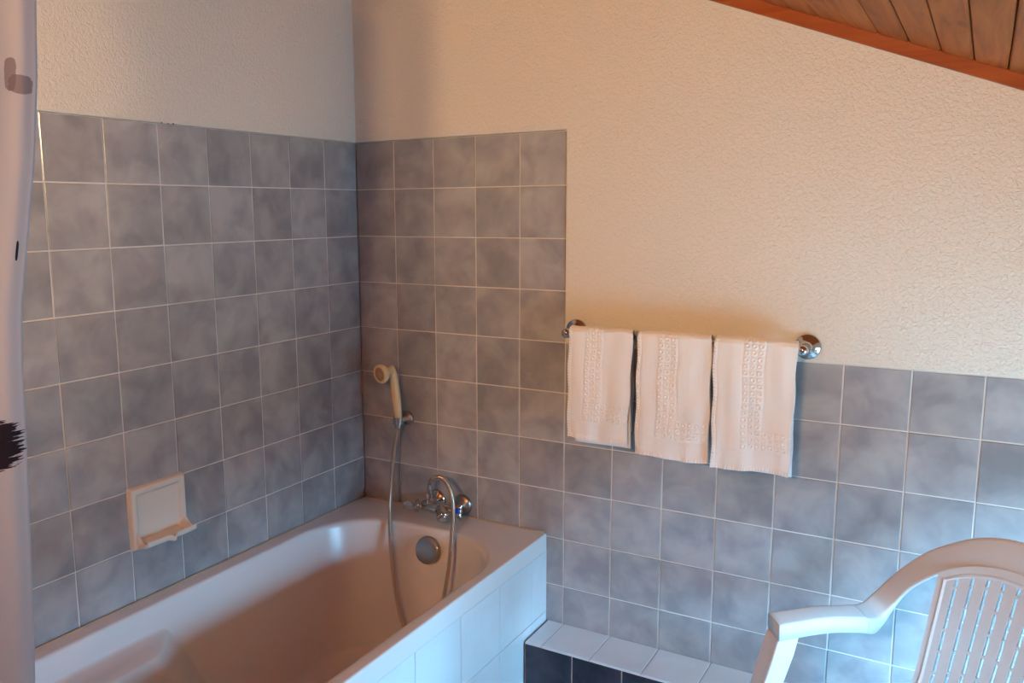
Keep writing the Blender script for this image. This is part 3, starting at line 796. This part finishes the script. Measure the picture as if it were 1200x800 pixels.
blocker = empty('lamp_blocker', (1.28, YF, 1.20)); tag(blocker, 'added cabinet-shaped light blocker under the twin-globe lamp', 'light blocker')  # added unseen cabinet shape, cuts the lamp's light towards the lower walls and tub
bm = bmesh.new(); box(bm, (-.38,.0015,0), (.38,.225,.63)); link('blocker_body', bm, M_frame, blocker, bevel=.003)
for sx in (-1,1):
    bm = bmesh.new(); box(bm, (min(0,sx*.378)+.002,.226,.004), (max(0,sx*.378)-.002,.242,.626)); dd = link('blocker_door', bm, M_chrome, blocker, bevel=.002)
    bm = bmesh.new(); lathe(bm, [(.004,0),(.004,.012),(.009,.014),(.009,.022),(.001,.024)], (sx*.03,.242,.12), (0,1,0), 16); link('blocker_knob', bm, M_chrome_dull, dd, smooth=True)

# ---------------------------------------------------------------- daylight through the low window
wd = bpy.data.worlds.new('daylight'); bpy.context.scene.world = wd; wd.use_nodes = True
bg = wd.node_tree.nodes['Background']; bg.inputs['Strength'].default_value = 93.0
_n = wd.node_tree.nodes; _l = wd.node_tree.links   # bright sky over darker ground
_g = _n.new('ShaderNodeNewGeometry'); _s = _n.new('ShaderNodeSeparateXYZ'); _r = _n.new('ShaderNodeValToRGB'); _m = _n.new('ShaderNodeMapRange')
_m.inputs['From Min'].default_value = -1; _m.inputs['From Max'].default_value = 1
_l.new(_g.outputs['Incoming'], _s.inputs[0]); _l.new(_s.outputs['Z'], _m.inputs['Value']); _l.new(_m.outputs[0], _r.inputs[0])
_e = _r.color_ramp.elements   # Incoming points back to the viewer: low values are the sky
_e[0].position = .42; _e[0].color = (.26,.65,1.02,1); _e[1].position = .51; _e[1].color = (.025,.05,.07,1)
for _p, _c in ((.58,(.03,.06,.085,1)), (.68,(.085,.17,.235,1))):
    _x = _e.new(_p); _x.color = _c
_l.new(_r.outputs[0], bg.inputs['Color'])
pl = bpy.data.lights.new('window_portal', 'AREA'); pl.shape = 'RECTANGLE'; pl.size = WZ1-WZ0; pl.size_y = WY1-WY0
po = bpy.data.objects.new('window_portal', pl); C.objects.link(po); po.location = (XR+T+.005, (WY0+WY1)/2, (WZ0+WZ1)/2); po.rotation_euler = (0, PI/2, 0); pl.cycles.is_portal = True

# ---------------------------------------------------------------- camera
f_px, cx_, cy_, cz_, yaw, pit, rol, shx = 998.501, 1.7996, -2.2635, -.2204+TOP, -.5389, -.1530, -.0074, -44.99
cam = bpy.data.cameras.new('camera'); co = bpy.data.objects.new('camera', cam); C.objects.link(co); bpy.context.scene.camera = co
fw = Vector((math.sin(yaw)*math.cos(pit), math.cos(yaw)*math.cos(pit), math.sin(pit))); rt = Vector((math.cos(yaw), -math.sin(yaw), 0)); up = rt.cross(fw)
c, s = math.cos(rol), math.sin(rol); r2 = rt*c+up*s; u2 = -rt*s+up*c
co.matrix_world = Matrix(((r2.x,u2.x,-fw.x,cx_),(r2.y,u2.y,-fw.y,cy_),(r2.z,u2.z,-fw.z,cz_),(0,0,0,1)))
cam.sensor_fit = 'HORIZONTAL'; cam.sensor_width = 36; cam.lens = f_px/1200*36; cam.shift_x = -shx/1200; cam.clip_start = .01

sc = bpy.context.scene
sc.view_settings.view_transform = 'Standard'; sc.view_settings.look = 'None'; sc.view_settings.exposure = 0; sc.view_settings.gamma = 1; sc.view_settings.use_curve_mapping = False
sc.cycles.caustics_reflective = False; sc.cycles.caustics_refractive = False
sc.cycles.sample_clamp_indirect = 6; sc.cycles.max_bounces = 10; sc.cycles.diffuse_bounces = 5
